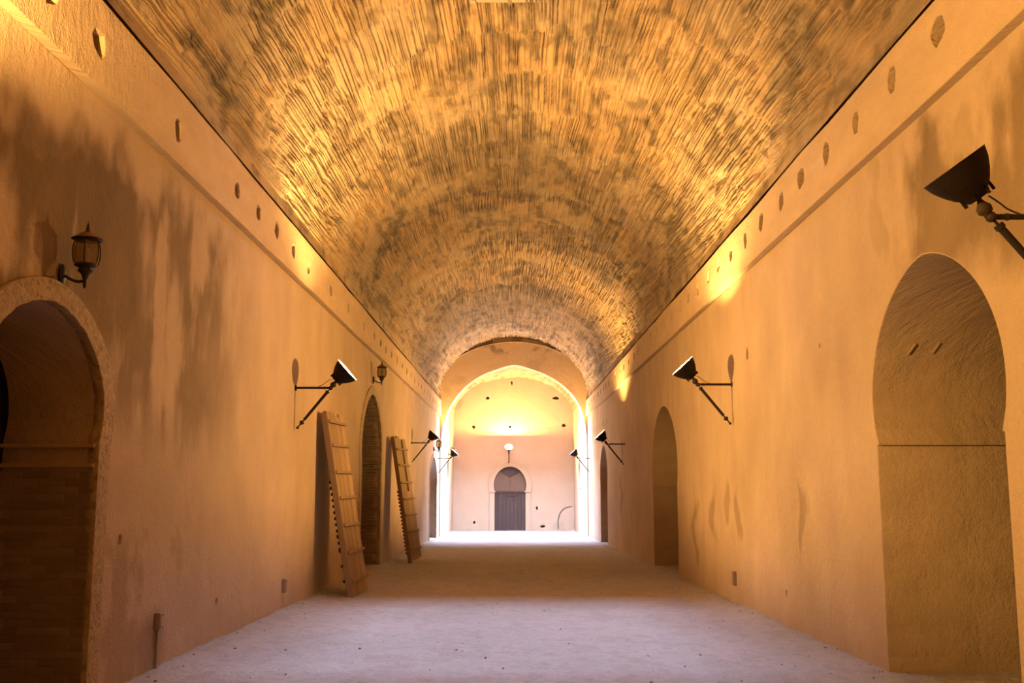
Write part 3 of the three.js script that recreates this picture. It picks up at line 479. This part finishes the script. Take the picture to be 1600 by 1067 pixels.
leaf('darker patched door leaf leaning against wall past the brick lined arch', [-2.47, floorY(26.3) + 0.005, -26.4], 1.25, 3.2, 0.16, { seed: 9, turn: 0.13, planks: 4, ragged: 0.1, foot: 0.08, battens: [0.1, 0.24, 0.37, 0.5, 0.63, 0.77, 0.9], muntin: true, studs: seq(0.08, 0.56, 18) });

/* ------------------------------------------------------------------ small wall fittings */
const greyBox = new THREE.MeshStandardMaterial({ color: new THREE.Color().setRGB(0.30, 0.215, 0.13), roughness: 0.7 });
function socket(label, at, turn, w = 0.1, h = 0.15) {
  const t = group('junction_box'); t.position.set(...at); t.rotation.y = turn; tag(t, label, 'junction box');
  mesh('housing', box(0.055, h, w, 0.0275, 0, 0, 0.008), greyBox, t); mesh('cover', box(0.008, h * 0.82, w * 0.8, 0.058, 0, 0, 0.003), greyBox, t);
  for (const s of [-1, 1]) mesh('screw', rod([0.06, s * h * 0.34, 0], [0.065, s * h * 0.34, 0], 0.005, 0.005, 8), iron, t);
  return t;
}
{ const t = socket('grey junction box with conduit low on the dark wall beside the brick arch', [-WL, 0.29, -9.33], 0); mesh('conduit', rod([0.018, -0.075, 0], [0.018, -0.42, 0], 0.011), greyBox, t); }
socket('small grey junction box low on the wall before the leaning studded door leaf', [-WL, 0.11, -14.4], 0, 0.11, 0.19);
socket('pale junction box low on the ochre wall near the damp streaks', [WR, 0.13, -15.3], Math.PI, 0.12, 0.2);
{ // thin cable that arcs over the end wall
  const c = new THREE.CatmullRomCurve3([[2.45, -0.85], [2.43, -0.4], [2.55, 0.0], [2.8, 0.25], [3.15, 0.33]].map(([x, y]) => new THREE.Vector3(x, y, -END + 0.02)));
  tag(mesh('wall_cable', new THREE.TubeGeometry(c, 30, 0.018, 6), cableMat), 'thin dark cable arcing over the foot of the white end wall', 'cable');
}
{ // grit on the earth floor, thicker along the walls
  const r = rng(77), n = 900, g = new THREE.IcosahedronGeometry(1, 0); const im = new THREE.InstancedMesh(g, new THREE.MeshStandardMaterial({ color: new THREE.Color().setRGB(0.30, 0.24, 0.18), roughness: 1 }), n), m = new THREE.Matrix4(), q = new THREE.Quaternion(), e = new THREE.Euler();
  for (let i = 0; i < n; i++) {
    const d = 7.5 + 32 * Math.pow(r(), 1.8), wall = r() < 0.3, s = 0.004 + 0.012 * Math.pow(r(), 4); const x = wall ? (r() < 0.6 ? WR - 0.04 - 0.3 * r() * r() : -WL + 0.04 + 0.3 * r() * r()) : -WL + r() * (WL + WR);
    const edge = sm(0.45, 0.0, Math.min(x + WL, WR - x)), y = floorY(d) + 0.035 * (fbm(x * 1.1 + 20, d * 1.1 + 20, 4) - 0.5) + 0.018 * (fbm(x * 7, d * 7, 3) - 0.5) + edge * (0.05 * fbm(x * 3 + 5, d * 2.1 + 80, 3) + 0.015);
    q.setFromEuler(e.set(r() * 6, r() * 6, r() * 6)); m.compose(new THREE.Vector3(x, y + s * 0.3, -d), q, new THREE.Vector3(s, s * 0.7, s * (0.7 + r() * 0.6))); im.setMatrixAt(i, m);
  }
  im.name = 'floor_grit'; im.castShadow = im.receiveShadow = true; im.userData = { kind: 'stuff', label: 'small stones and grit scattered over the earth floor', category: 'grit' }; scene.add(im);
}
shade(scene);
renderer.render(scene, camera);
